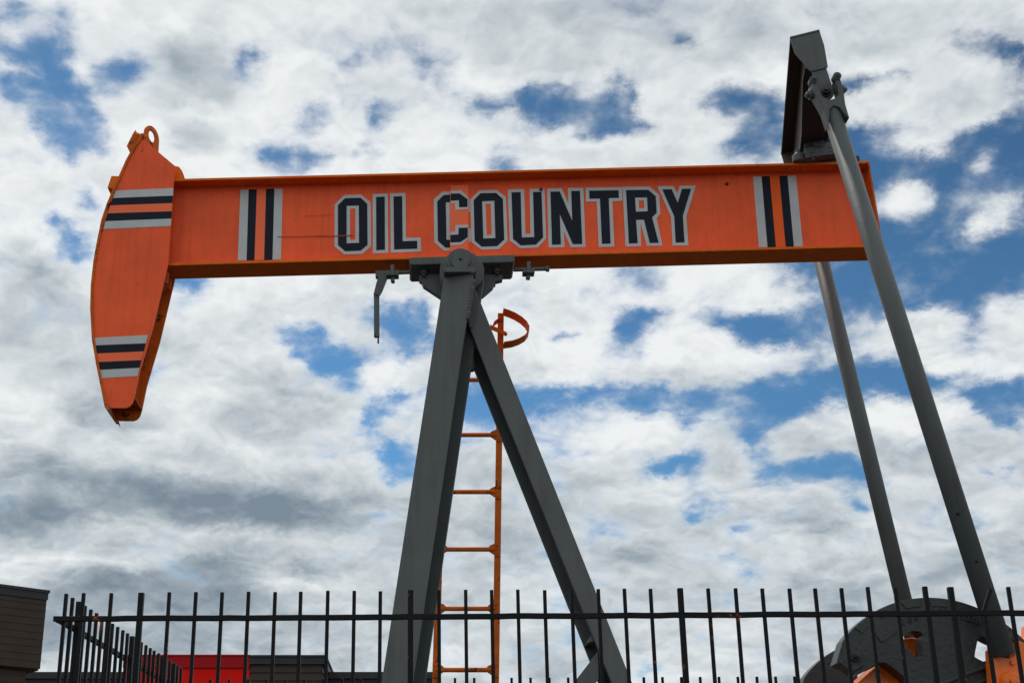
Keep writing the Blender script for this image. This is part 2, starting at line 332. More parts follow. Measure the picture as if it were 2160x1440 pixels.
def strip(bm, pts, w, t):
    """flat bar swept along pts; w = width vector, t = thickness"""
    w = Vector(w); n = len(pts); ring = []
    for i, p in enumerate(pts):
        d = (Vector(pts[min(i + 1, n - 1)]) - Vector(pts[max(i - 1, 0)])).normalized(); nn = d.cross(w).normalized() * t / 2
        p = Vector(p); ring.append([bm.verts.new(q) for q in (p - w / 2 - nn, p + w / 2 - nn, p + w / 2 + nn, p - w / 2 + nn)])
    for i in range(n - 1):
        for k in range(4): bm.faces.new((ring[i][k], ring[i][(k + 1) % 4], ring[i + 1][(k + 1) % 4], ring[i + 1][k]))
    bm.faces.new(ring[0][::-1]); bm.faces.new(ring[-1])

# ------------------------------------------------------------------ ground
bm = BM(); box(bm, (-1500, -1500, -.3), (3000, 0, 0), (0, 3000, 0), (0, 0, .3)); g = obj('ground', bm, M['asphalt']); g['kind'] = 'structure'
bm = BM(); box(bm, (-2.9, 6.3, .004), (7.2, 0, 0), (0, 3.3, 0), (0, 0, .12)); g = obj('darkened_bed', bm, M['concrete'], bevel=.01); g['kind'] = 'structure'  # unseen bed, made dark gravel to cut bounced light on the undersides

# ------------------------------------------------------------------ buildings behind
def siding(bm, a, b, z0, z1, step, dep, nrm):
    """lapped boards on the wall from a to b (2D points) between z0 and z1"""
    a, b, nrm = Vector((*a, 0)), Vector((*b, 0)), Vector((*nrm, 0))
    z = z0
    while z < z1 - .01:
        zt = min(z + step, z1)
        p = [a + Vector((0, 0, z)) + nrm * dep, b + Vector((0, 0, z)) + nrm * dep, b + Vector((0, 0, zt)) + nrm * .004, a + Vector((0, 0, zt)) + nrm * .004]
        q = [v - nrm * (dep + .02) if i < 2 else v - nrm * .024 for i, v in enumerate(p)]
        hexa(bm, q + p); z = zt
# long low building with red and brown raised fronts
YB = 38.0
xl = lambda px, py=1400, Y=YB: P(px, py, Y).x
zt1 = P(400, 1382, YB).z; zt2 = P(750, 1418, YB + 2.0).z
bld = thing('store_building', 'low slate grey building with red panel and brown sided front, beyond the fence', 'building', (xl(400), YB + 4, 0))
bm = BM(); box(bm, (xl(-300) - 3, YB + 2, 0), (xl(905, 1430, YB + 2) - xl(-300) + 3, 0, 0), (0, 14, 0), (0, 0, zt2 - .3)); obj('wall', bm, M['slate'], bld)
bm = BM(); box(bm, (xl(-300) - 3.05, YB + 1.9, zt2 - .3), (xl(905, 1430, YB + 2) - xl(-300) + 3.1, 0, 0), (0, 14.2, 0), (0, 0, .12))
box(bm, (xl(-300) - 3.1, YB + 1.8, zt2 - .18), (xl(905, 1430, YB + 2) - xl(-300) + 3.2, 0, 0), (0, 14.4, 0), (0, 0, .18)); obj('coping', bm, M['coping'], bld)
bm = BM()
for k in range(26): box(bm, (xl(-300) + k * .85, YB + 1.94, zt2 - 3.3), (.05, 0, 0), (0, .06, 0), (0, 0, 2.99))
obj('wall_seam', bm, M['coping'], bld)
x0, x1, x2 = xl(262), xl(527), xl(681)
bm = BM(); box(bm, (x0, YB, 0), (x1 - x0, 0, 0), (0, 3.2, 0), (0, 0, zt1 - .32)); rp = obj('red_panel', bm, M['redp'], bld); rp['label'] = 'bright red flat panel'
bm = BM(); box(bm, (x0 - .02, YB - .06, zt1 - .32), (x1 - x0 + .02, 0, 0), (0, 3.3, 0), (0, 0, .30)); box(bm, (x0 - .03, YB - .08, zt1 - .02), (x1 - x0 + .03, 0, 0), (0, 3.35, 0), (0, 0, .04)); obj('trim', bm, M['redd'], rp)
bm = BM(); box(bm, (x1 + .01, YB + .02, 0), (x2 - x1 - .04, 0, 0), (0, 3.1, 0), (0, 0, zt1 - .1))
siding(bm, (x1 + .01, YB + .02), (x2 - .03, YB + .02), zt1 - 2.75, zt1 - .23, .21, .035, (0, -1)); siding(bm, (x2 - .03, YB + .02), (x2 - .03, YB + 3.1), zt1 - 2.75, zt1 - .23, .21, .035, (1, 0))
bp = obj('brown_front', bm, M['siding'], bld); bp['label'] = 'brown lapped siding front'
bm = BM(); box(bm, (x1 + .005, YB - .07, zt1 - .23), (x2 - x1 + .06, 0, 0), (0, 3.3, 0), (0, 0, .19)); box(bm, (x1 + .005, YB - .11, zt1 - .04), (x2 - x1 + .10, 0, 0), (0, 3.35, 0), (0, 0, .045)); obj('coping', bm, M['coping'], bp)
# near left building with brown siding
c0 = P(100, 1246, 20.0); e0 = P(-100, 1220, 20.0); hz = c0.z
tt = (hz - CZ) / (ray(-100, 1220).z); e0 = ray(-100, 1220) * tt
wd = Vector((e0.x - c0.x, e0.y - c0.y, 0)).normalized(); wn2 = Vector((-wd.y, wd.x, 0))
if wn2.y > 0: wn2 = -wn2
lb = thing('sided_building', 'brown lapped siding building corner with dark roof coping at the left edge', 'building', (c0.x + wd.x * 3, c0.y + wd.y * 3 + 3, 0))
cc0 = Vector((c0.x, c0.y, 0)); zl = P(80, 1413, 20.0).z
bm = BM(); box(bm, cc0 - wn2 * .05 + Vector((0, 0, zl)), wd * 7, -wn2 * 5, (0, 0, hz - zl - .05))
siding(bm, (cc0 + wd * .0)[:2], (cc0 + wd * 7)[:2], zl + .02, hz - .13, .10, .010, wn2[:2]); obj('wall', bm, M['siding'], lb)
bm = BM(); box(bm, cc0 + wd * .16 - wn2 * .12, wd * 6.8, -wn2 * 4.6, (0, 0, zl)); siding(bm, (cc0 + wd * .16 - wn2 * .10)[:2], (cc0 + wd * 6.9 - wn2 * .10)[:2], .2, zl - .01, .10, .010, wn2[:2]); obj('lower_wall', bm, M['siding'], lb)
bm = BM(); box(bm, cc0 - wd * .012 + wn2 * .02 + Vector((0, 0, hz - .13)), wd * 7.2, -wn2 * 5.2, (0, 0, .10)); box(bm, cc0 - wd * .028 + wn2 * .035 + Vector((0, 0, hz - .03)), wd * 7.4, -wn2 * 5.3, (0, 0, .04)); obj('coping', bm, M['coping'], lb)

# ------------------------------------------------------------------ fences
FY, FA = 6.6, R(2.0)
fd = Vector((math.cos(FA), -math.sin(FA), 0)); fn = Vector((math.sin(FA), math.cos(FA), 0)); f0 = Vector((0, FY, 0))
ztop = PP(1093, 1243.5, f0, fn).z; zrail_t = PP(1093, 1293, f0, fn).z; zrail_b = PP(1093, 1303, f0, fn).z
corner = PP(115, 1306, f0, fn); corner.z = 0
def picket(parent, base, zt, w, d1, m=M['black'], z0=.16, bend=None, name='picket'):
    bm = BM(); d2 = Vector((-d1.y, d1.x, 0)); base = Vector((base.x, base.y, 0))
    if bend:
        zb, dx, dz = bend
        a = base - (d1 + d2) * w / 2
        lo = [a + Vector((0, 0, z0)), a + d1 * w + Vector((0, 0, z0)), a + d1 * w + d2 * w + Vector((0, 0, z0)), a + d2 * w + Vector((0, 0, z0))]
        mi = [v + Vector((0, 0, zb - z0)) for v in lo]
        s = d1 * dx + Vector((0, 0, dz)); hi = [v + s for v in mi]; hi[1] = hi[1] - Vector((0, 0, .006)); hi[2] = hi[2] - Vector((0, 0, .006))
        rings = [[bm.verts.new(v) for v in r] for r in (lo, mi, hi)]
        for i in range(2):
            for k in range(4): bm.faces.new((rings[i][k], rings[i][(k + 1) % 4], rings[i + 1][(k + 1) % 4], rings[i + 1][k]))
        bm.faces.new(rings[0][::-1]); bm.faces.new(rings[2])
    else:
        jt = Vector((random.uniform(-.0015, .0015), random.uniform(-.002, .002), 0))
        a = base - (d1 + d2) * w / 2 + Vector((0, 0, z0)); t = Vector((0, 0, zt - z0))
        lo = [a, a + d1 * w, a + d1 * w + d2 * w, a + d2 * w]; hexa(bm, lo + [v + t + jt for v in lo])
    return obj(name, bm, m, parent, bevel=.0012, seg=1)
near = thing('iron_fence', 'black iron picket fence section nearest the camera, one picket bent over at right', 'fence', (corner.x + 1.5, FY, .12), 'iron fence sections round the oil pump')
pk = [177, 235, 'p298.5', 358, 413, 468.4, 524.4, 580, 635, 692, 747.5, 803, 'p866.5', 926, 982, 1037, 1092.6, 1149, 1205.6, 1261.6, 1317.4, 1372, 'p1434', 1494.4, 1551, 1608, 1665, 1720, 1775, 1831, 1888, 'q1951', 'p2004', 'b2069', 2127, 2183, 2239, 2295]
for x in pk:
    s = str(x); post = s[0] in 'pq'; v = float(s.strip('pqb'))
    py = 1254 - (v - 177) * .0072
    b = PP(v, py, f0, fn)
    if s[0] == 'b':
        picket(near, b, 0, .0165, fd, bend=(zrail_t + .003, .044, ztop - zrail_t - .012))['label'] = 'picket bent sideways above the rail'
    else:
        o = picket(near, b, ztop + random.uniform(-.003, .003), .026 if s[0] == 'p' else .0215 if s[0] == 'q' else .0165, fd, name='post' if post else 'picket', z0=.10 if post else .16)
rl = PP(2320, 1293, f0, fn) - corner; rlen = Vector((rl.x, rl.y, 0)).length
def rail(parent, a, d, ln, z, h=.022, w=.022, m=M['black']):
    bm = BM(); n = Vector((-d.y, d.x, 0)); a = Vector((a.x, a.y, 0)); segs = 70; prev = None; rings = []
    for i in range(segs + 1):
        p = a + d * ln * i / segs + Vector((0, 0, z + random.uniform(-.0014, .0014)))
        rings.append([bm.verts.new(q) for q in (p - n * w / 2, p + n * w / 2, p + n * w / 2 + Vector((0, 0, h)), p - n * w / 2 + Vector((0, 0, h)))])
    for i in range(segs):
        for k in range(4): bm.faces.new((rings[i][k], rings[i][(k + 1) % 4], rings[i + 1][(k + 1) % 4], rings[i + 1][k]))
    bm.faces.new(rings[0][::-1]); bm.faces.new(rings[-1])
    return obj('rail', bm, m, parent, bevel=.0015, seg=1)
rail(near, corner - fd * .004, fd, rlen, zrail_b - .003, .0245, .024); rail(near, corner, fd, rlen, .32)
# weld beads where pickets meet the rail
# side fence
sa = math.atan2(1081 - CX, F / math.cos(TH) * 1.0); sd = Vector((math.sin(sa), math.cos(sa), 0))
side = thing('iron_fence', 'black iron picket fence section running back from the left corner', 'fence', (corner.x, corner.y + 1.2, .12), 'iron fence sections round the oil pump')
first = PP(138, 1258, f0, fn)
nS, stp = 25, None
Dfar = 6.6 * (1860 - 1258.3) / (1860 - 1430.0)
sidelen = (Dfar - 6.55) / sd.y
s0 = Vector((first.x, first.y, 0)); stp = sidelen / (nS + 1)
for i in range(nS):
    isp = i in (2, 12, 22)
    picket(side, s0 + sd * (stp * i) + Vector((-.0, .02, 0)), ztop, .026 if isp else .0165, sd, name='post' if isp else 'picket')
sc_corner = Vector((corner.x + .012, corner.y, 0))
rail(side, sc_corner + sd * .02, sd, sidelen + .05, zrail_b - .003, .0245, .024); rail(side, sc_corner + sd * .02, sd, sidelen + .05, .32)
# far fence
FFY = Dfar; ff0 = Vector((0, FFY, 0))
far = thing('iron_fence', 'black iron picket fence section behind the oil pump, only its tips showing', 'fence', (0, FFY, .12), 'iron fence sections round the oil pump')
a0 = PP(404, 1435, ff0, fn); xw = PP(1608, 1426.7, ff0, fn); st = (xw - a0).length / ((1608 - 404) / 39.75)
fz = PP(1087, 1428.5, ff0, fn).z
v = 364.0; k = 0
while v < 2240:
    isp = k % 10 == 4
    b = PP(v, 1435 - (v - 404) * .0066, ff0, fn); picket(far, b, fz, .026 if isp else .0165, fd, name='post' if isp else 'picket'); v += 39.75; k += 1
ea = PP(340, 1435, ff0, fn); eb = PP(2260, 1423, ff0, fn)
for z in (fz - .115, .32): rail(far, ea, fd, (eb - ea).length, z)

# ================================================================== PUMPJACK
pj = thing('oil_pumpjack', 'orange and grey oil pumpjack with OIL COUNTRY lettered on its beam, standing inside the fence', 'pumpjack', (.35, 8.1, .124))
YF, YBK = 8.0, 8.213; YW = 8.095
A = P(366, 377.3, YF); B = P(1834, 339.5, YF); t = (B - A).normalized(); n = Vector((t.z, 0, -t.x))   # n points down
Cc = P(372, 559, YF); H = (Cc - A).dot(n); H2 = (P(1822, 522, YF) - A).dot(n); H = (H + H2) / 2
LB = (B - A).length; FT = .017
up = -n
L0 = -.10                                         # the beam runs a little way in between the head plates
bm = BM(); box(bm, A + t * L0 + Vector((0, .095, 0)) + n * FT, t * (LB - L0 - .014), n * (H - 2 * FT), (0, .018, 0))
beam = obj('walking_beam', bm, [M['vinyl']], pj)
bm = BM(); box(bm, A + t * L0, t * (LB - L0), n * FT, (0, YBK - YF, 0)); obj('top_flange', bm, M['orange'], beam, bevel=.003)
bm = BM(); box(bm, A + t * L0 + n * (H - FT), t * (LB - L0), n * FT, (0, YBK - YF, 0)); obj('bottom_flange', bm, M['orange'], beam, bevel=.003)
bm = BM(); box(bm, A + t * (LB - .013) + n * FT + Vector((0, .002, 0)), t * .013, n * (H - 2 * FT), (0, YBK - YF - .004, 0)); obj('end_plate', bm, M['orange_r'], beam, bevel=.002)
# stiffener plate over the web under the letter C
YS = 8.081
bm = BM()
q = pxs([(949.8, 391), (988.2, 390), (988.2, 529.5), (949.2, 531)], YS); prism(bm, q, (0, .0155, 0)); obj('stiffener_plate', bm, M['vinyl_b'], beam, bevel=.0012, seg=1)
# stripes
def stripe(parent, name, quad, Y, m, th=.0018):
    bm = BM(); prism(bm, [P(x, y, Y - th) for x, y in quad], (0, th * .97, 0)); return obj(name, bm, m, parent)
YL = YS + .008
top_y = lambda px: 400 - (px - 508) * .0250; bot_y = lambda px: 549.5 - (px - 502) * .0243
zt = [(507.1, 501.6), (524.4, 520), (541.8, 536.7), (561.1, 557.1), (578.9, 574.9), (596.2, 592.7)]
for i, mm in enumerate(('silver', 'navy', 'vinyl_b', 'navy', 'silver')):
    (ta, ba), (tb, bb) = zt[i], zt[i + 1]
    stripe(beam, 'stripe', [(ta, top_y(ta)), (tb, top_y(tb)), (bb, bot_y(bb)), (ba, bot_y(ba))], YW - .001, M[mm])
zr = [(1588.2, 1600.8), (1606.3, 1618.9), (1623.6, 1636.8), (1643.6, 1657.2), (1661.1, 1674.7), (1679, 1693.8)]
for i, mm in enumerate(('silver', 'navy', 'stripe', 'navy', 'silver')):
    (ta, ba), (tb, bb) = zr[i], zr[i + 1]
    ty = lambda x: 372 - (x - 1600) * .02; by = lambda x: 521.5 - (x - 1600) * .021
    stripe(beam, 'stripe', [(ta, ty(ta)), (tb, ty(tb)), (bb, by(bb)), (ba, by(ba))], YW - .001, M[mm])
# letters (outline in grey vinyl, face in navy), drawn on the web
def letter(outer, inner, holes_o=(), holes_i=(), off=660, Y=YW - .001, extra=()):
    bm = BM()
    T = lambda pts, yy: pxs(pts, yy, 4.5, off, 330)
    prism(bm, T(outer, Y - .0016), (0, .0015, 0), [T(h, Y - .0016) for h in holes_o], mi=0)
    prism(bm, T(inner, Y - .0032), (0, .0015, 0), [T(h, Y - .0032) for h in holes_i], mi=1)
    o = obj('letter', bm, [M['silver'], M['navy']], beam)
    for o2 in extra:
        b2_ = BM(); prism(b2_, T(o2, Y - .0016), (0, .0015, 0)); obj('letter_edge', b2_, M['silver'], beam)
    return o
letter([(297, 368), (460, 362), (548, 437), (552, 855), (470, 925), (297, 930), (205, 855), (207, 455)], [(305, 397), (452, 391), (516, 450), (519, 838), (452, 893), (307, 899), (238, 840), (238, 462)],
       [[(353, 497), (403, 495), (403, 790), (353, 793)]], [[(320, 468), (436, 465), (438, 820), (320, 824)]])
letter([(567, 358), (712, 352), (716, 915), (569, 921)], [(600, 385), (682, 381), (684, 884), (602, 889)])
letter([(733, 350), (879, 347), (884, 773), (1022, 770), (1027, 903), (740, 914)], [(765, 380), (847, 377), (852, 804), (990, 800), (991, 874), (771, 882)])
letter([(1147, 410), (1227, 335), (1306, 332), (1306, 893), (1245, 895), (1152, 815)], [(1180, 428), (1240, 367), (1306, 363), (1306, 433), (1262, 435), (1268, 790), (1306, 790), (1306, 863), (1258, 865), (1187, 800)],
       extra=[[(1478, 402), (1492, 405), (1492, 528), (1478, 528)], [(1478, 682), (1498, 682), (1499, 800), (1478, 820)]])
# the right part of the C sits on the stiffener plate
bm = BM(); T = lambda pts, yy: pxs(pts, yy, 4.5, 660, 330)
prism(bm, T([(1308, 325), (1408, 322), (1475, 385), (1475, 500), (1352, 508), (1350, 443), (1308, 446)], YS - .0017), (0, .0015, 0), mi=0)
prism(bm, T([(1308, 353), (1390, 350), (1468, 405), (1468, 478), (1388, 482), (1386, 415), (1308, 420)], YS - .0032), (0, .0014, 0), mi=1)
obj('letter', bm, [M['silver'], M['navy']], beam); bm = BM()
prism(bm, T([(1306, 716), (1350, 713), (1352, 652), (1475, 648), (1475, 778), (1408, 838), (1306, 842)], YS - .0017), (0, .0015, 0), mi=0)
prism(bm, T([(1306, 745), (1382, 740), (1384, 678), (1470, 674), (1470, 765), (1400, 812), (1306, 815)], YS - .0032), (0, .0014, 0), mi=1)
obj('letter', bm, [M['silver'], M['navy']], beam)
letter([(1580, 322), (1745, 318), (1832, 388), (1848, 800), (1765, 880), (1600, 885), (1505, 812), (1495, 410)], [(1590, 350), (1738, 346), (1803, 403), (1817, 788), (1748, 850), (1603, 855), (1535, 798), (1526, 415)],
       [[(1640, 452), (1688, 450), (1697, 745), (1650, 748)]], [[(1606, 425), (1722, 420), (1732, 774), (1618, 778)]])
letter([(-130, 315), (25, 310), (38, 735), (85, 733), (77, 310), (218, 305), (235, 780), (155, 865), (-12, 872), (-111, 800)], [(-95, 342), (-8, 338), (3, 768), (121, 765), (110, 338), (190, 336), (205, 768), (137, 836), (-7, 843), (-80, 782)], off=1100)
letter([(243, 305), (380, 302), (445, 440), (440, 300), (587, 298), (608, 860), (468, 862), (403, 715), (409, 862), (258, 865)], [(275, 335), (362, 332), (482, 610), (472, 328), (555, 326), (577, 830), (488, 832), (364, 548), (374, 834), (290, 837)], off=1100)
letter([(608, 297), (956, 292), (956, 420), (862, 425), (882, 857), (733, 860), (714, 428), (612, 430)], [(643, 325), (922, 321), (925, 392), (828, 396), (846, 826), (764, 829), (745, 399), (646, 402)], off=1100)
letter([(959, 290), (1215, 287), (1307, 365), (1318, 545), (1283, 585), (1340, 848), (1190, 850), (1130, 628), (1135, 853), (988, 856)], [(992, 320), (1203, 316), (1275, 378), (1284, 532), (1240, 578), (1302, 818), (1218, 820), (1163, 600), (1088, 600), (1103, 822), (1020, 825)],
       [[(1113, 420), (1162, 418), (1166, 492), (1117, 494)]], [[(1078, 390), (1193, 388), (1198, 520), (1086, 524)]], off=1100)
letter([(1290, 285), (1443, 281), (1480, 352), (1500, 280), (1655, 277), (1565, 570), (1585, 845), (1434, 847), (1420, 572)], [(1337, 313), (1425, 311), (1484, 440), (1523, 308), (1610, 306), (1532, 562), (1547, 814), (1464, 816), (1450, 567)], off=1100)
# creases and peeling in the vinyl near the first letter
bm = BM()
for a, b_, c_ in (((585, 499), (665, 497.5), .004), ((665, 497.5), (745, 496.5), .006), ((640, 455), (700, 452), .0015)):
    strip(bm, [P(a[0], a[1], YW - .0062), P((a[0] + b_[0]) / 2, (a[1] + b_[1]) / 2 + .8, YW - .0064), P(b_[0], b_[1], YW - .0062)], (0, 0, c_), .0012)
obj('peeled_strip', bm, mat('peeled_vinyl', (.45, .06, .03), .5), beam)
# rusty studs on the web
for px, py, r in ((1141, 400, .012), (1533, 388, .012)):
    bm = BM(); c = P(px, py, YW - .002); cyl(bm, c, c + Vector((0, -.012, 0)), r, r * .8, 10)
    obj('rusty_stud', bm, M['rusty'], beam, bevel=.002)
for px, py in ((1664, 356), (1693, 358), (1742, 354), (1764, 357)):
    bm = BM(); c = P(px, py, 8.04); c = A + t * (c - A).dot(t) + n * (FT) + Vector((0, c.y - YF, 0)); bolt(bm, c, n, .012, .012)
    obj('flange_bolt', bm, M['orange_r'], beam)

# ---------------------------------------------------------------- horse head
front = [(291, 297), (280, 317), (267.5, 345.5), (250, 381), (239, 408), (227.5, 441), (213.5, 490), (206, 523), (200.5, 550), (195.5, 602), (194.5, 655), (198, 715), (205, 765), (214, 815), (223, 855), (233, 860), (265, 860.5), (273, 857), (279, 850), (283, 838), (294, 785), (322.5, 690), (355, 556), (356, 545), (361, 463), (369, 350), (313, 303), (303, 296)]
YH0, YH1 = 7.972, 8.218
hf = [P(x, y, YH0) for x, y in front]
bm = BM(); prism(bm, hf, (0, .014, 0)); head = obj('horse_head', bm, M['vinyl'], pj, bevel=.0012, seg=1)
hb = [Vector((p.x, YH1, p.z)) for p in hf]
bm = BM(); prism(bm, hb, (0, .014, 0)); obj('back_plate', bm, M['orange_r'], head, bevel=.0012, seg=1)
# edge lip of the front plate, painted
outer = [(298, 281), (291, 294.5), (278, 314.5), (264.5, 339), (249, 374), (236.7, 401), (224.5, 430), (213, 465), (203, 514), (196.7, 550), (191.2, 600), (189.8, 650), (193.5, 715), (202, 765), (211, 810), (220.5, 857), (233, 872)]
bm = BM(); oc = [P(x, y, 7.960) for x, y in outer[:-1]] + [P(226, 864, 7.960)]
strip(bm, [p + Vector((.008, (8.236 - 7.960) / 2, 0)) for p in oc], (0, 8.236 - 7.960, 0), .016); obj('cable_track', bm, M['orange_r'], head, bevel=.002)
# irregular weld bead between the face plate and the track
bm = BM()
for i in range(5, 15):
    p, q = P(*front[i], YH0 - .003), P(*front[i - 1], YH0 - .003); cyl(bm, p, q, .004 + .002 * random.random(), seg=8)
obj('weld_bead', bm, M['orange_r'], head)
# inner diaphragms
def web(p0, p1, th=.010):
    a, b = P(*p0, YH0), P(*p1, YH0); d = (b - a).normalized(); nn = Vector((d.z, 0, -d.x)) * th
    bm = BM(); box(bm, a + Vector((0, .0145, 0)), b - a, nn, (0, YH1 - YH0 - .015, 0)); obj('inner_plate', bm, M['orange_r'], head)
web((217, 800), (285, 835)); web((346, 568), (318, 600)); web((276, 330), (362, 352))
# torn tips at the lower end
for Yt in (7.964, 8.222):
    bm = BM(); a = P(219, 851, 7.962); b = P(235.5, 873, 7.962); q = P(232, 860, 7.962)
    pts = [Vector((v.x, Yt, v.z)) for v in (a, q, b)]; prism(bm, pts, (0, .010, 0)); obj('tip', bm, M['grey'], head)
# stripes on the head
def hs(l1, r1, l2, r2, m): stripe(head, 'stripe', [l1, r1, r2, l2], YH0 - .0004, m)
z1 = lambda x, y: (160 + x / 4.5, 230 + y / 4.5); z2 = lambda x, y: (160 + x / 4, 540 + y / 4)
up_ = [(z1(378, 775), z1(926, 750)), (z1(352, 845), z1(922, 822)), (z1(325, 915), z1(916, 893)), (z1(300, 990), z1(912, 970)), (z1(280, 1065), z1(907, 1040)), (z1(260, 1140), z1(901, 1110))]
lo_ = [(z2(149, 690), z2(609, 665)), (z2(156, 752), z2(589, 735)), (z2(163, 822), z2(573, 803)), (z2(175, 893), z2(552, 877)), (z2(186, 960), z2(536, 942)), (z2(202, 1030), z2(520, 1012))]
for S in (up_, lo_):
    for i, mm in enumerate(('silver', 'navy', 'vinyl_b', 'navy', 'silver')): hs(*S[i], *S[i + 1], M[mm])
# stop tab on the left
bm = BM(); prism(bm, pxs([(226.5, 396), (235, 371), (252, 371.5), (243, 398)], 8.0), (0, .16, 0)); obj('stop_tab', bm, M['orange'], head, bevel=.002)
# cable bolt, lifting eye and lug at the top
bm = BM()
ec = P(317.5, 290, 8.05); eu = Vector((.46, .88, .0)).normalized(); ev = Vector((0, 0, 1))
ring_o = [ec + eu * math.cos(2 * math.pi * i / 28) * .074 + ev * math.sin(2 * math.pi * i / 28) * .076 for i in range(15)] + [ec - eu * .086 - ev * .15, ec + eu * .078 - ev * .12]
ring_i = [ec + ev * .004 + eu * math.cos(2 * math.pi * i / 28) * .036 + ev * math.sin(2 * math.pi * i / 28) * .040 for i in range(28)]
prism(bm, ring_o, eu.cross(ev) * .014, [ring_i]); obj('lifting_eye', bm, M['orange_r'], head, bevel=.0015, seg=1)
bm = BM(); cyl(bm, P(286, 282, 7.99), P(309, 292, 7.99), .013, seg=16); cyl(bm, P(303, 288.5, 7.99), P(309, 291.5, 7.99), .017, seg=6); obj('cable_bolt', bm, M['orange'], head)
bm = BM(); prism(bm, pxs([(267, 308), (273, 296), (280, 282), (285.5, 274), (289, 281), (293, 296), (286, 305), (273, 320)], 8.02), (.02, .14, 0)); obj('cable_lug', bm, M['orange_r'], head, bevel=.002)
bm = BM(); prism(bm, pxs([(352, 348), (370, 350), (378, 352), (384, 360), (388, 370), (390, 385), (352, 385)], 8.05), (0, .07, 0)); obj('hinge_plate', bm, M['orange'], head, bevel=.006)
for yy in (8.03, 8.13):
    bm = BM(); prism(bm, pxs([(348, 566), (357, 576), (353, 598), (344, 592)], 8.03), (0, .012, 0))
    for v in bm.verts: v.co.y += yy - 8.03
    obj('gusset', bm, M['orange_r'], head)

# ---------------------------------------------------------------- saddle bearing
bm = BM()
a = A + t * (P(863, 543, YF) - A).dot(t) + n * H; ln = (P(1085, 540, YF) - P(863, 543, YF)).length
prism(bm, [a + n * .001, a + t * ln + n * .001, a + t * ln + n * .040, a + t * (ln - .012) + n * .053, a + t * .012 + n * .053, a + n * .040], (0, .27, 0))
for v in bm.verts: v.co.y -= .03
sad = obj('saddle_bearing', bm, M['grey'], pj, bevel=.006, seg=3)
HC = P(973, 573, 7.93)
bm = BM(); cyl(bm, (HC.x + .004, 7.90, HC.z - .005), (HC.x + .004, 8.20, HC.z - .005), .138, seg=56); obj('bearing_housing', bm, M['grey'], sad, bevel=.008, seg=3)
bm = BM(); prism(bm, pxs([(884, 578), (884, 592), (889, 594), (893, 603), (929, 627), (975, 640), (1019, 624), (1040, 606), (1042, 600), (1046, 599), (1044, 594), (1052, 592), (1060, 590), (1060, 578)], 8.06), (0, .05, 0)); obj('rib_plate', bm, M['grey'], sad, bevel=.004)
for px in (894, 1049):
    c = P(px, 573, 8.02); c = A + t * (c - A).dot(t) + n * (H + .054) + Vector((0, .06, 0))
    for yy in (-.015, .085):
        bm = BM(); bolt(bm, c + Vector((0, yy, 0)), n, .022, .03); obj('bolt', bm, M['grey'], sad)
# trunnion cap at the top of the post
bm = BM(); CP = P(971, 552, 7.80)
cyl(bm, (CP.x, 7.78, CP.z), (CP.x, 7.92, CP.z), .083, seg=48); obj('trunnion_cap', bm, M['grey'], sad, bevel=.006, seg=3)
bm = BM(); cyl(bm, (CP.x, 7.765, CP.z), (CP.x, 7.79, CP.z), .062, seg=40); obj('cap_cover', bm, M['grey'], sad, bevel=.003, seg=2)
bm = BM(); cyl(bm, (CP.x, 7.7615, CP.z), (CP.x, 7.772, CP.z), .008, seg=16); obj('grease_port', bm, M['hole'], sad)
# adjusting screws either side
def screw(pa, pb, blk, strp, stub, head_=None):
    Yx = 8.035
    bm = BM(); cyl(bm, P(*pa, Yx), P(*pb, Yx), .013, seg=14)
    if head_: cyl(bm, P(*head_[0], Yx), P(*head_[1], Yx), .02, seg=6)
    def rc(r, y0, y1): x0_, y0_, x1_, y1_ = r; prism(bm, pxs([(x0_, y0_), (x1_, y0_ - .2), (x1_, y1_ - .2), (x0_, y1_)], y0), (0, y1 - y0, 0))
    rc(blk, 8.00, 8.07); rc(strp, 7.985, 8.10); rc(stub, 8.01, 8.05)
    obj('adjusting_screw', bm, M['grey'], sad, bevel=.002)
screw((840, 575), (866, 574), (815, 569.5, 841, 580), (823.5, 558, 831.5, 580), (825.5, 578, 832.5, 593))
screw((1083, 569), (1153, 567), (1103, 565.5, 1128, 574.5), (1111.5, 551, 1119.5, 575), (1112, 573, 1118.5, 586), ((1151, 567), (1158.5, 566.8)))
# hanging bar with its bracket
bm = BM(); prism(bm, pxs([(792, 570.5), (817, 570), (817, 582), (812, 595), (806, 610), (800, 620), (798, 626), (788, 625), (788, 619), (793.5, 597), (798, 584), (792, 582)], 8.02), (0, .05, 0)); hb_ = obj('hanger_bracket', bm, M['grey'], pj, bevel=.003)
bm = BM(); prism(bm, pxs([(788.6, 624), (800, 624), (800.4, 709), (788.8, 709)], 8.02), (0, .03, 0), [pxs([(796, 627), (798.5, 627), (798.5, 629.5), (796, 629.5)], 8.02), pxs([(790.5, 705), (793, 705), (793, 707.5), (790.5, 707.5)], 8.02)]); obj('hanging_bar', bm, M['grey'], hb_, bevel=.001, seg=1)
bm = BM(); cyl(bm, P(797.6, 704, 8.03), P(797.9, 724, 8.03), .0055, seg=10); obj('rod_tip', bm, M['grey'], hb_)
bm = BM(); bolt(bm, P(793.5, 620, 8.018), (0, -1, 0), .009, .008); obj('pivot_bolt', bm, M['grey'], hb_)

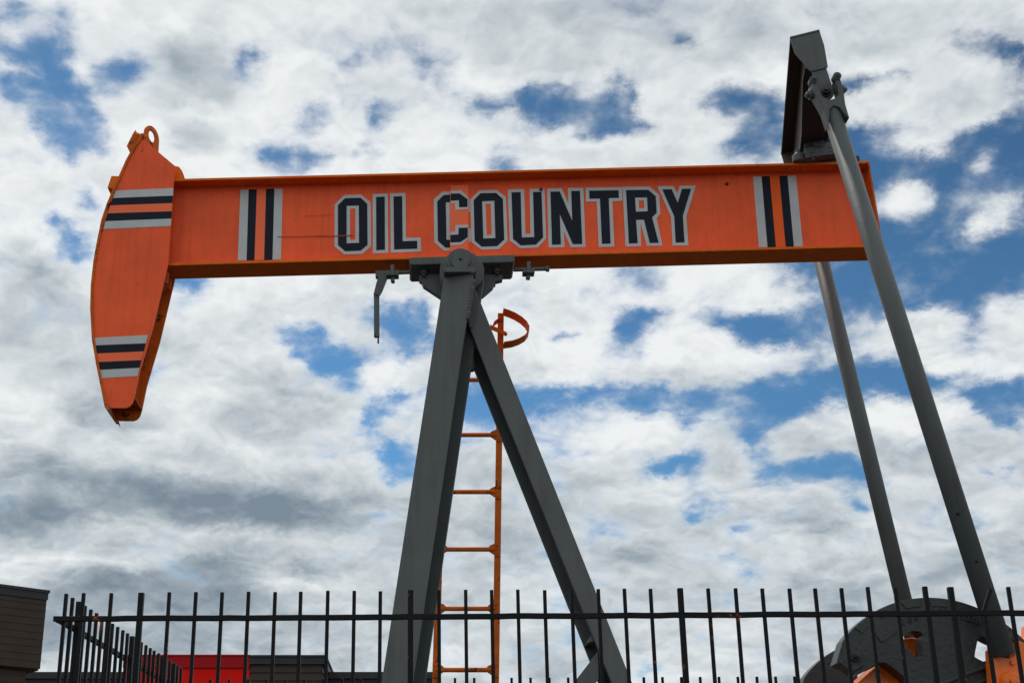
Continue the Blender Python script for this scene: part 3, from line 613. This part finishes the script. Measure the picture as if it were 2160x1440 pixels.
# ---------------------------------------------------------------- samson post
def hleg(pT, pBt, wT, dvec, off_len, Y0=7.8, ft=.014, z_end=.13, wsgn=1):
    """H-section leg. pT, pBt: pixel pairs (left, right) of the front flange at top and at the frame's lower edge"""
    tl, tr = P(*pT[0], Y0), P(*pT[1], Y0); bl, br = P(*pBt[0], Y0), P(*pBt[1], Y0)
    k = (tl.z - z_end) / (tl.z - bl.z); bl = tl + (bl - tl) * k; br = tr + (br - tr) * ((tr.z - z_end) / (tr.z - br.z))
    return tl, tr, bl, br
def hsec(name, tl, tr, bl, br, phi, dep, ft=.015, m=M['grey']):
    def frame(l, r):
        c = (l + r) / 2; wv = (r - l); w_ = wv.x / math.cos(phi) * 1.0
        e1 = Vector((math.cos(phi), -math.sin(phi), 0)); e2 = Vector((math.sin(phi), math.cos(phi), 0))
        sl = Vector((0, 0, (r - l).z))
        return l + Vector((0, 0, 0)), e1 * w_, e2
    L1, E1, N1 = frame(tl, tr); L2, E2, N2 = frame(bl, br)
    N1, N2 = N1 * dep, N2 * dep
    bm = BM(); f1, f2 = N1.normalized() * ft, N2.normalized() * ft
    def fl(off1, off2):
        hexa(bm, [L2 + off2, L2 + E2 + off2, L2 + E2 + off2 + f2, L2 + off2 + f2, L1 + off1, L1 + E1 + off1, L1 + E1 + off1 + f1, L1 + off1 + f1])
    fl(N1 * 0, N2 * 0); fl(N1 - f1, N2 - f2)
    w1, w2 = E1.normalized() * ft * .7, E2.normalized() * ft * .7
    a1, a2 = L1 + E1 * .5 + f1, L2 + E2 * .5 + f2
    hexa(bm, [a2, a2 + w2, a2 + w2 + N2 - f2 * 2, a2 + N2 - f2 * 2, a1, a1 + w1, a1 + w1 + N1 - f1 * 2, a1 + N1 - f1 * 2])
    return obj(name, bm, m, pj, bevel=.0025)
g_ = hleg(((938, 572), (999.5, 572)), ((804.5, 1440), (870, 1440)), 0, 0, 0, Y0=7.80)
lg1 = hsec('post_leg', *g_, R(19), .215)
g2 = hleg(((943, 572), (990, 572)), ((1291, 1440), (1336, 1440)), 0, 0, 0, Y0=7.90)
lg2 = hsec('post_leg', *g2, R(-13), .20)
# top cap plate, welds
bm = BM(); q = pxs([(935.5, 562.5), (1004.5, 562), (1004.5, 573), (936.5, 573.5)], 7.722); prism(bm, q, (0, .10, 0)); obj('cap_plate', bm, M['grey'], pj, bevel=.004)
bm = BM()
for i in range(14):
    p = P(938 + i * 4.5, 575 + random.uniform(-.8, .8), 7.785 - i * .0042); q = P(942.5 + i * 4.5, 575 + random.uniform(-.8, .8), 7.785 - i * .0042); cyl(bm, p, q, .007 + .002 * random.random(), seg=8)
obj('weld_bead', bm, M['grey'], pj); bm = BM()
for i in range(30):
    f1_, f2_ = i / 30, (i + 1.4) / 30; p = P(1001 - 15 * f1_ + random.uniform(-.3, .3), 590 + 82 * f1_, 7.738); q = P(1001 - 15 * f2_, 590 + 82 * f2_, 7.738); cyl(bm, p, q, .008 + .003 * random.random(), seg=8)
obj('weld_bead', bm, M['grey'], pj)
# gusset between the legs at the apex, and the plate below it
bm = BM(); prism(bm, pxs([(962, 590), (1010, 600), (1004, 650), (999, 700), (1001, 778), (993, 780), (985, 700), (975, 640)], 7.96), (0, .05, 0)); prism(bm, pxs([(989, 768), (995.5, 768), (994.5, 779), (989, 779)], 7.93), (0, .03, 0)); obj('apex_gusset', bm, M['dark'], pj, bevel=.003)
bm = BM(); prism(bm, pxs([(985, 640), (1003, 614), (1012, 640), (1006, 665), (998, 690), (990, 690)], 7.875), (0, .012, 0)); obj('joint_plate', bm, M['grey'], pj, bevel=.002)
# brace at the foot of the right leg
bm = BM(); a = P(1262, 1372, 7.93); b = P(1263, 1432, 7.93); c = P(1205, 1500, 7.93); d = P(1180, 1478, 7.93)
d1 = (a - d); prism(bm, [a, b, c + (c - b) * 3, d + (d - a) * 3], (0, .12, 0)); obj('cross_brace', bm, M['grey'], pj, bevel=.003)
bm = BM(); prism(bm, pxs([(1238.5, 1355), (1247.5, 1337), (1253, 1351.5)], 7.925), (0, .16, 0)); obj('brace_gusset', bm, M['grey'], pj, bevel=.001)
# skid and gear reducer behind the fence line (below the frame)
for yy in (7.62, 8.40):
    bm = BM(); box(bm, (-.6, yy, .124), (4.6, 0, 0), (0, .2, 0), (0, 0, .03)); box(bm, (-.6, yy + .09, .154), (4.6, 0, 0), (0, .02, 0), (0, 0, .14)); box(bm, (-.6, yy, .294), (4.6, 0, 0), (0, .2, 0), (0, 0, .03)); obj('skid_beam', bm, M['grey'], pj, bevel=.003)
bm = BM(); prism(bm, [Vector(v) for v in ((2.30, 7.66, .33), (3.15, 7.66, .33), (3.15, 7.66, 1.35), (2.95, 7.66, 1.75), (2.45, 7.66, 1.75), (2.30, 7.66, 1.35))], (0, .62, 0)); gr = obj('gear_reducer', bm, M['grey'], pj, bevel=.03, seg=3)
bm = BM(); box(bm, (2.22, 7.64, .9), (1.0, 0, 0), (0, .66, 0), (0, 0, .05)); obj('casing_flange', bm, M['grey'], gr, bevel=.004)

# ---------------------------------------------------------------- ladder
YLd = 8.75
lad = BM()
sr_t, sr_b = P(1056.5, 660, YLd), P(1049, 1200, YLd); sl_b = P(917.5, 1400, YLd)
dv = (sr_b - sr_t) / (sr_t.z - sr_b.z)
rz = lambda z: sr_t + dv * (sr_t.z - z)
wl = Vector((P(917.5, 1400, YLd).x - rz(P(917.5, 1400, YLd).z).x, 0, 0))
def stile(a, b, w_=.041):
    bm = BM(); d = (b - a)
    x = Vector((w_ / 2, 0, 0))
    hexa(bm, [a - x, a + x, a + x + Vector((0, .008, 0)), a - x + Vector((0, .008, 0)), b - x, b + x, b + x + Vector((0, .008, 0)), b - x + Vector((0, .008, 0))])
    y = Vector((0, .045, 0)); e = Vector((.008, 0, 0)); g0, g1 = a + x - e, b + x - e
    hexa(bm, [g0 + Vector((0, .008, 0)), g0 + e + Vector((0, .008, 0)), g0 + e + y, g0 + y, g1 + Vector((0, .008, 0)), g1 + e + Vector((0, .008, 0)), g1 + e + y, g1 + y])
    return bm
b0 = rz(.2)
ladder = obj('ladder', stile(rz(.2), sr_t), M['orange_r'], pj, bevel=.0015, seg=1)
obj('stile', stile(rz(.2) + wl, sr_t + wl - Vector((0, 0, .35))), M['orange_r'], ladder, bevel=.0015, seg=1)
ys = [801, 917, 1037, 1158, 1283, 1412]
zs = [P(1049, y, YLd).z for y in ys]; dz = (zs[0] - zs[-1]) / 5
k = 0; z = zs[0]
while z > .4:
    zz = zs[k] if k < 6 else z
    c = rz(zz)
    bm = BM(); cyl(bm, c + wl * .985, c + wl * .015, .0145, seg=12); rg = obj('rung', bm, M['orange_r'], ladder)
    bm = BM()
    for base, sgn in ((c - Vector((.016, 0, 0)), -1), (c + wl + Vector((.016, 0, 0)), 1)):
        prism(bm, [base + Vector((0, -.004, .038)), base + Vector((0, -.004, -.038)), base + Vector((sgn * .045, -.004, -.006)), base + Vector((sgn * .052, -.004, .004)), base + Vector((sgn * .03, -.004, .026))], (0, .02, 0))
        box(bm, base + Vector((-.004 if sgn < 0 else -.03, -.010, -.045)), (.036, 0, 0), (0, .009, 0), (0, 0, .085))
        bolt(bm, base + Vector((.012 if sgn < 0 else -.012, -.010, .025)), (0, -1, 0), .006, .006); bolt(bm, base + Vector((.012 if sgn < 0 else -.012, -.010, -.028)), (0, -1, 0), .006, .006)
    obj('bracket', bm, M['orange_r'], rg)
    k += 1; z = zs[0] - dz * k
# D-shaped hand loop and its clamp
bm = BM()
lp = [(1061, 657.5), (1072, 661), (1086, 667), (1099, 675), (1109, 684), (1114.5, 694), (1114, 704), (1107, 713), (1095, 720), (1081, 725), (1062, 728)]
strip(bm, [P(x, y, YLd + .03) for x, y in lp], Vector((.0, .12, .0)), .006); obj('hand_loop', bm, M['orange'], ladder)
bm = BM(); q = pxs([(1034, 684), (1067.5, 699.5), (1068, 708), (1034, 693)], YLd - .03); prism(bm, q, (0, .012, 0)); cyl(bm, P(1064, 703.5, YLd - .05), P(1070, 704.5, YLd - .05), .012, seg=8)
strip(bm, [P(x, y, YLd + .03) for x, y in ((1040, 688), (1043, 682), (1050, 677), (1058, 675))], (0, .08, 0), .005); obj('clamp', bm, M['orange'], ladder)

# ---------------------------------------------------------------- equalizer and its bearing
YN = 7.29
Nn = P(1666, 81, YN); hE = Nn.z - CZ
rf = ray(1647, 322); Fp = Vector((0, 0, CZ)) + rf * (hE / rf.z)
u = (Fp - Nn); LE = u.length; u.normalize()
up0 = Vector((-.165, 0, 1)).normalized(); s = u.cross(up0).normalized()
if s.x < 0: s = -s
un = s.cross(u).normalized()
if un.z < 0: un = -un
E_ = lambda a_, b_, c_: Nn + s * a_ + u * b_ + un * c_      # across, along (away from the camera), up
WE = .178
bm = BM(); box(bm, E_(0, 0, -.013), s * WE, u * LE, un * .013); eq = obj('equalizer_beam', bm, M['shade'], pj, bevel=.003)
bm = BM(); prism(bm, [E_(WE * .5 - .006, .015, -.013), E_(WE * .5 - .006, LE - .015, -.013), E_(WE * .5 - .006, LE - .015, -.16), E_(WE * .5 - .006, LE * .62, -.36), E_(WE * .5 - .006, LE * .38, -.36), E_(WE * .5 - .006, .12, -.22), E_(WE * .5 - .006, .015, -.2)], s * .012); obj('web', bm, M['grey'], eq)
bm = BM()
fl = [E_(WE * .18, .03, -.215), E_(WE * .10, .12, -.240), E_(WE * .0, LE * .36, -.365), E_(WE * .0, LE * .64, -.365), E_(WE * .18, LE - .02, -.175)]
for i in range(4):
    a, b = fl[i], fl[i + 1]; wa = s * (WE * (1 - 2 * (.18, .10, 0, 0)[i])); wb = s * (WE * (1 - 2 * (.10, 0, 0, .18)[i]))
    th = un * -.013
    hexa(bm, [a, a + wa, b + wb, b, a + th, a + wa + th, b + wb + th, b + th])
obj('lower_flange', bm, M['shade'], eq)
# end strap: bent plate that narrows downwards, one at each end
def strap(bz, dirn):
    bm = BM(); o_ = bz
    pts = [(0, .002), (WE, .002), (WE + .0, -.115), (WE * .86, -.265), (WE * .80, -.275), (WE * .38, -.275), (WE * .33, -.265), (0, -.118)]
    prism(bm, [E_(a_, o_, c_) for a_, c_ in pts], u * dirn * .014); cyl(bm, E_(.0, o_ + .009 * dirn, -.005), E_(WE, o_ + .009 * dirn, -.005), .009, seg=16)
    st_ = obj('end_strap', bm, M['grey'], eq, bevel=.003)
    bm = BM(); cx = WE * .60; hw = WE * .245
    lug = [(cx - hw, -.20), (cx + hw, -.20), (cx + hw, -.44)] + [(cx + hw * math.cos(R(a_)), -.44 - hw * math.sin(R(a_))) for a_ in range(15, 180, 15)] + [(cx - hw, -.44)]
    lug = [(a_ + .0, c_) for a_, c_ in lug]
    prism(bm, [E_(a_, o_ + .016 * dirn, c_) for a_, c_ in lug], u * dirn * .035); lg = obj('lug', bm, M['grey'], eq, bevel=.004)
    return cx
cx = strap(-.001, -1) if False else None
def end_parts(o_, dirn):
    """dirn -1: end facing the camera"""
    cx = WE * .60; hw = WE * .245
    bm = BM(); pts = [(0, .002), (WE, .002), (WE, -.115), (WE * .90, -.262), (WE * .84, -.268), (WE * .36, -.268), (WE * .31, -.262), (0, -.118)]
    prism(bm, [E_(a_, o_, c_) for a_, c_ in pts], u * dirn * .014); cyl(bm, E_(.0, o_ + .009 * dirn, -.006), E_(WE, o_ + .009 * dirn, -.006), .010, seg=16); obj('end_strap', bm, M['grey'], eq, bevel=.002)
    bm = BM(); lug = [(cx - hw, -.20), (cx + hw, -.20), (cx + hw, -.43)] + [(cx + hw * math.cos(R(a_)), -.43 - hw * math.sin(R(a_))) for a_ in range(15, 180, 15)] + [(cx - hw, -.43)]
    prism(bm, [E_(a_, o_ - .012 * dirn, c_) for a_, c_ in lug], u * dirn * .018); lg = obj('lug', bm, M['grey'], eq, bevel=.003)
    bm = BM(); c = E_(cx, o_ + .006 * dirn, -.425); bolt(bm, c, u * dirn, .025, .035); obj('pin_bolt', bm, M['dark'], lg)
end_parts(0, -1); end_parts(LE, 1)
# bearing block between beam and equalizer
bc = P(1724.5, 301, 7.93)
bmid = E_(WE * .5, (8.12 - YN) / u.y, 0)
tn = u
def blk(px_poly, Y0, dep, m=M['grey'], bev=.006, name='bearing_block'):
    bm = BM(); prism(bm, pxs(px_poly, Y0), u * dep); return obj(name, bm, m, eq, bevel=bev)
cap_ = blk([(1689, 287), (1699, 282), (1750, 268), (1765, 290), (1752, 295), (1698, 309.5)], 7.93, .30)
low_ = blk([(1698, 312), (1752, 297.5), (1768, 315), (1772, 322), (1701, 333), (1697.5, 322)], 7.93, .30)
bm = BM(); cyl(bm, bc + Vector((0, -.012, 0)), bc + u * .28, .036, seg=32); obj('bearing_cap', bm, M['grey'], eq, bevel=.003)
bm = BM(); cyl(bm, bc + Vector((0, -.0145, 0)), bc, .004, seg=10); obj('grease_port', bm, M['hole'], eq)
for px, py in ((1712, 331), (1749, 321)):
    bm = BM(); bolt(bm, P(px, py, 7.95) + Vector((0, 0, .02)), (.1, -.25, -1), .017, .035); obj('bearing_bolt', bm, M['grey'], eq)
bm = BM(); tz = lambda px, Y: A + t * (P(px, 345, YF) - A).dot(t) + Vector((0, Y - YF, 0))
box(bm, tz(1686, 8.01) + up * .0015, t * .40, (0, .195, 0), up * .045); obj('base_plate', bm, M['dark'], eq, bevel=.004)
bm = BM(); c = tz(1687, 8.00) + up * .002; cyl(bm, c + Vector((0, 0, 0)), c + up * .05, .046, .042, seg=28); cyl(bm, c + up * .05, c + up * .062, .036, .03, seg=28); cyl(bm, c + up * .062, c + up * .085, .022, seg=6); obj('anchor_nut', bm, M['grey'], eq, bevel=.003)

# ---------------------------------------------------------------- pitman arms with clevises
YP = 7.25
def clevis(parent, top, ax, scale=1.0):
    """fork at the top of a pitman: top = pin centre, ax = unit vector down the arm"""
    yv = Vector((0, 1, 0)); rt = yv.cross(ax); rt = rt if rt.x > 0 else -rt
    Q = lambda a_, d_, y_=0: top + rt * a_ + ax * d_ + yv * y_
    bm = BM()
    outl = [(-.086, -.078), (-.060, -.084), (-.054, -.02)]
    outl += [(-.054 * math.cos(R(a_)), .012 + .048 * math.sin(R(a_))) for a_ in range(0, 181, 20)]
    outl += [(.054, -.02), (.062, -.084), (.086, -.074), (.088, -.02), (.078, .05), (.069, .11), (.067, .20), (.054, .185), (.032, .125), (0, .102), (-.032, .125), (-.052, .185), (-.064, .225), (-.064, .12), (-.078, .05), (-.090, -.01)]
    prism(bm, [Q(a_, d_, -.064) for a_, d_ in outl], (0, .086, 0)); cv = obj('clevis', bm, M['grey'], parent, bevel=.008, seg=3, smooth=False)
    bm = BM()
    for a_, d_ in ((-.072, -.085), (.072, -.085)):
        bm = BM(); c = Q(a_, d_, -.03); cyl(bm, c + Vector((0, .01, 0)), c + Vector((0, -.044, 0)), .024, seg=24); bolt(bm, c + Vector((0, -.044, 0)), (0, -1, 0), .013, .014); obj('clevis_bolt', bm, M['grey'], cv)
    for sg in (-1, 1):
        bm = BM(); c = Q(sg * .086, -.02, -.01); cyl(bm, c, c + rt * sg * .02, .030, seg=24); bolt(bm, c + rt * sg * .018, rt * sg, .018, .016); obj('clevis_bolt', bm, M['grey'], cv)
def pitman(pt, pb, Y, r, Ylow=None):
    top, bot = P(*pt, Y), P(*pb, Ylow or Y); ax = (bot - top).normalized()
    bm = BM(); cyl(bm, top + ax * .09, bot, r, seg=48, caps=True); o = obj('pitman_arm', bm, M['grey'], pj); clevis(o, top, ax); return o, top, bot, ax
p1, t1, b1, ax1 = pitman((1743, 203), (2118.5, 1382), YP, .0545)
p2, t2, b2, ax2 = pitman((1704, 432), (1945, 1425), 8.72, .051)
# drain holes in the front arm
for px, py in ((2020.5, 1083.5), (2060, 1184)):
    bm = BM(); c = P(px, py, YP - .0535); cyl(bm, c + Vector((0, -.003, 0)), c + Vector((0, .01, 0)), .007, seg=12); obj('drain_hole', bm, M['hole'], p1)

# ---------------------------------------------------------------- cranks and counterweights
def crank(Y, cpx, R_, face, tag_=None, detail=True):
    """face -1: outer face towards the camera"""
    cen = P(*cpx, Y)
    S = R_ / (253.0 * (7.38 / (CT + ST * (1512 - CY) / F)) / F)
    # outline measured on the near counterweight, relative to its centre
    ref = P(1985, 1512, 7.38); G = lambda pts: [Vector((cen.x, Y, cen.z)) + Vector(((P(x, y, 7.38) - ref).x, 0, (P(x, y, 7.38) - ref).z)) * S for x, y in pts]
    arc = []
    a0_, a1_ = math.atan2((P(1782, 1358, 7.38) - ref).z, (P(1782, 1358, 7.38) - ref).x), R(18)
    for i in range(41):
        a_ = a0_ + (a1_ - a0_) * i / 40; arc.append(Vector((cen.x + math.cos(a_) * R_, Y, cen.z + math.sin(a_) * R_)))
    inner = G([(2200, 1500), (2120, 1500), (2060, 1560), (1985, 1580), (1940, 1520), (1935, 1475), (1918, 1446), (1902, 1426), (1880, 1408), (1862, 1396), (1848, 1396), (1838, 1404), (1823, 1412), (1808, 1420), (1797, 1421), (1782, 1408), (1758, 1398)])
    h1 = G([(1898, 1342), (1908, 1334), (1922, 1329), (1935, 1331), (1942, 1338), (1943, 1380), (1938, 1387), (1929, 1385), (1904, 1364), (1899, 1356)])
    h2 = G([(2057, 1346), (2062, 1341), (2069, 1341), (2112, 1362), (2110, 1384), (2086, 1390), (2068, 1394), (2056, 1388), (2050, 1384), (2051, 1375)])
    bm = BM(); prism(bm, arc + inner, (0, .12, 0), [h1, h2])
    cw = obj('counterweight', bm, M['dark'], pj, bevel=.004)
    yo = Y - .0
    if detail:
        # raised pads round the rim
        bm = BM()
        for aa in range(24, 132, 14):
            q = [];
            for k in range(6): a_ = R(aa + 10 * k / 5); q.append(Vector((cen.x + math.cos(a_) * R_ * .992, yo - .007, cen.z + math.sin(a_) * R_ * .992)))
            for k in range(6): a_ = R(aa + 9 - 8 * k / 5); q.append(Vector((cen.x + math.cos(a_) * R_ * .925, yo - .007, cen.z + math.sin(a_) * R_ * .925)))
            prism(bm, q, (0, .0068, 0))
        obj('rim_pad', bm, M['dark'], cw, bevel=.002)
        bm = BM(); q = [P(x, y, yo - .008) for x, y in ((1847, 1336.5), (1881, 1309), (1893, 1331.5), (1860, 1354.5))]; prism(bm, q, (0, .0078, 0)); obj('raised_panel', bm, M['dark'], cw, bevel=.002)
        bm = BM(); c = P(1805, 1383.5, yo); cyl(bm, c + Vector((0, .01, 0)), c + Vector((0, -.012, 0)), .030, seg=28); bolt(bm, c + Vector((0, -.012, 0)), (0, -1, 0), .017, .022)
        obj('weight_bolt', bm, M['dark'], cw, bevel=.002)
        bm = BM(); prism(bm, [P(x, y, yo - .010) for x, y in ((1770, 1396), (1790, 1380), (1797, 1396), (1822, 1404), (1797, 1419))], (0, .0098, 0)); obj('lug_pad', bm, M['dark'], cw, bevel=.004)
        bm = BM(); strip(bm, [P(x, y, yo - .006) for x, y in ((1975, 1446), (2010, 1432), (2050, 1416), (2088, 1402))], (0, .03, 0), .02); strip(bm, [P(x, y, yo - .004) for x, y in ((2000, 1470), (2040, 1448), (2092, 1428))], (0, .03, 0), .016); obj('rib', bm, M['dark'], cw, bevel=.005)
    return cw, cen
cw1, cen1 = crank(7.38, (1991, 1512), .6145, -1)
cw2, cen2 = crank(8.40, (1884, 1572), .6145, 1, detail=False)
# cast lettering, upside down along the rim of the near counterweight
def cast(txt, px, py, rot, size):
    c = bpy.data.curves.new('cast', 'FONT'); c.body = txt; c.size = size; c.extrude = .004; c.align_x = 'CENTER'; c.align_y = 'CENTER'; c.bevel_depth = .0015
    o = bpy.data.objects.new('cast', c); sc.collection.objects.link(o)
    bpy.context.view_layer.update()
    me = bpy.data.meshes.new_from_object(o.evaluated_get(bpy.context.evaluated_depsgraph_get())); bpy.data.objects.remove(o)
    p = P(px, py, 7.38 - .003)
    Mx = Matrix.Translation(p) @ Matrix.Rotation(R(rot), 4, 'Y') @ Matrix.Rotation(R(90), 4, 'X')
    bm = BM(); bm.from_mesh(me); bm.transform(Mx); obj('cast_number', bm, M['dark'], cw1)
for ch, px, py, rt_ in (('8', 1904, 1310, 160), ('0', 1920, 1305, 165), ('0', 1934, 1301.5, 168), ('0', 1967.5, 1287, 176), ('0', 1982, 1286.5, 180), ('E', 2031, 1298, 192), ('T', 2044, 1302, 195), ('I', 2053, 1305, 197), ('P', 2064, 1310, 199)):
    cast(ch, px, py, rt_, .045)
# crank arms (glossy orange)
def arm(dx, Y, dep, polys, name='crank_arm'):
    bm = BM()
    for q in polys: prism(bm, [p + dx for p in pxs(q, Y)], (0, dep, 0))
    return obj(name, bm, M['gloss'], pj, bevel=.012, seg=3)
armp = [[(1790, 1452), (1806, 1440), (1844, 1406), (1858, 1400), (1884, 1412), (1910, 1438), (1950, 1475), (1985, 1540), (1900, 1590), (1800, 1520)]]
ca1 = arm(Vector((0, 0, 0)), 7.51, .20, armp)
bm = BM(); c = P(1915, 1378, 7.56); cyl(bm, c, c + Vector((0, .1, 0)), .075, seg=32); cyl(bm, c + Vector((0, .0, 0)), c + Vector((0, -.03, 0)), .045, seg=24); obj('arm_boss', bm, M['gloss'], ca1, bevel=.01, seg=3)
rib = BM(); prism(rib, pxs([(1896, 1354), (1904, 1347), (1925, 1343), (1948, 1347), (1952, 1372), (1925, 1366), (1900, 1372)], 7.53), (0, .10, 0)); obj('arm_rib', rib, M['gloss'], ca1, bevel=.012, seg=3)
ca2 = arm(Vector((-.32, 0, -.05)), 8.55, .18, armp)
# wrist pin bearings
def wrist(Y, dx, dz_):
    o_ = Vector((dx, 0, dz_)); bm = BM()
    q = [(2089, 1369), (2095, 1362.5), (2102, 1361), (2105.5, 1376), (2113, 1385), (2128, 1388), (2139, 1384), (2142, 1378), (2144.5, 1353), (2151, 1350.5), (2160, 1355), (2166, 1370), (2184, 1400), (2190, 1500), (2097, 1500)]
    prism(bm, [p + o_ for p in pxs(q, Y)], (0, .075, 0)); wp = obj('wrist_pin_bearing', bm, M['gloss'], pj, bevel=.010, seg=3)
    bm = BM(); c = P(2131, 1437, Y) + o_; cyl(bm, c, c + Vector((0, -.035, 0)), .055, .043, seg=36); cyl(bm, c + Vector((0, -.035, 0)), c + Vector((0, -.05, 0)), .02, seg=6)
    obj('pin_boss', bm, M['gloss'], wp, bevel=.006, seg=3)
    bm = BM(); c = P(2135.5, 1397, Y) + o_; cyl(bm, c, c + Vector((0, -.014, 0)), .013, seg=20); obj('grease_plug', bm, M['gloss'], wp, bevel=.003)
    return wp
wrist(7.275, 0, 0)
v = b2 - P(2118, 1386, 7.275); wrist(8.66, v.x, v.z)
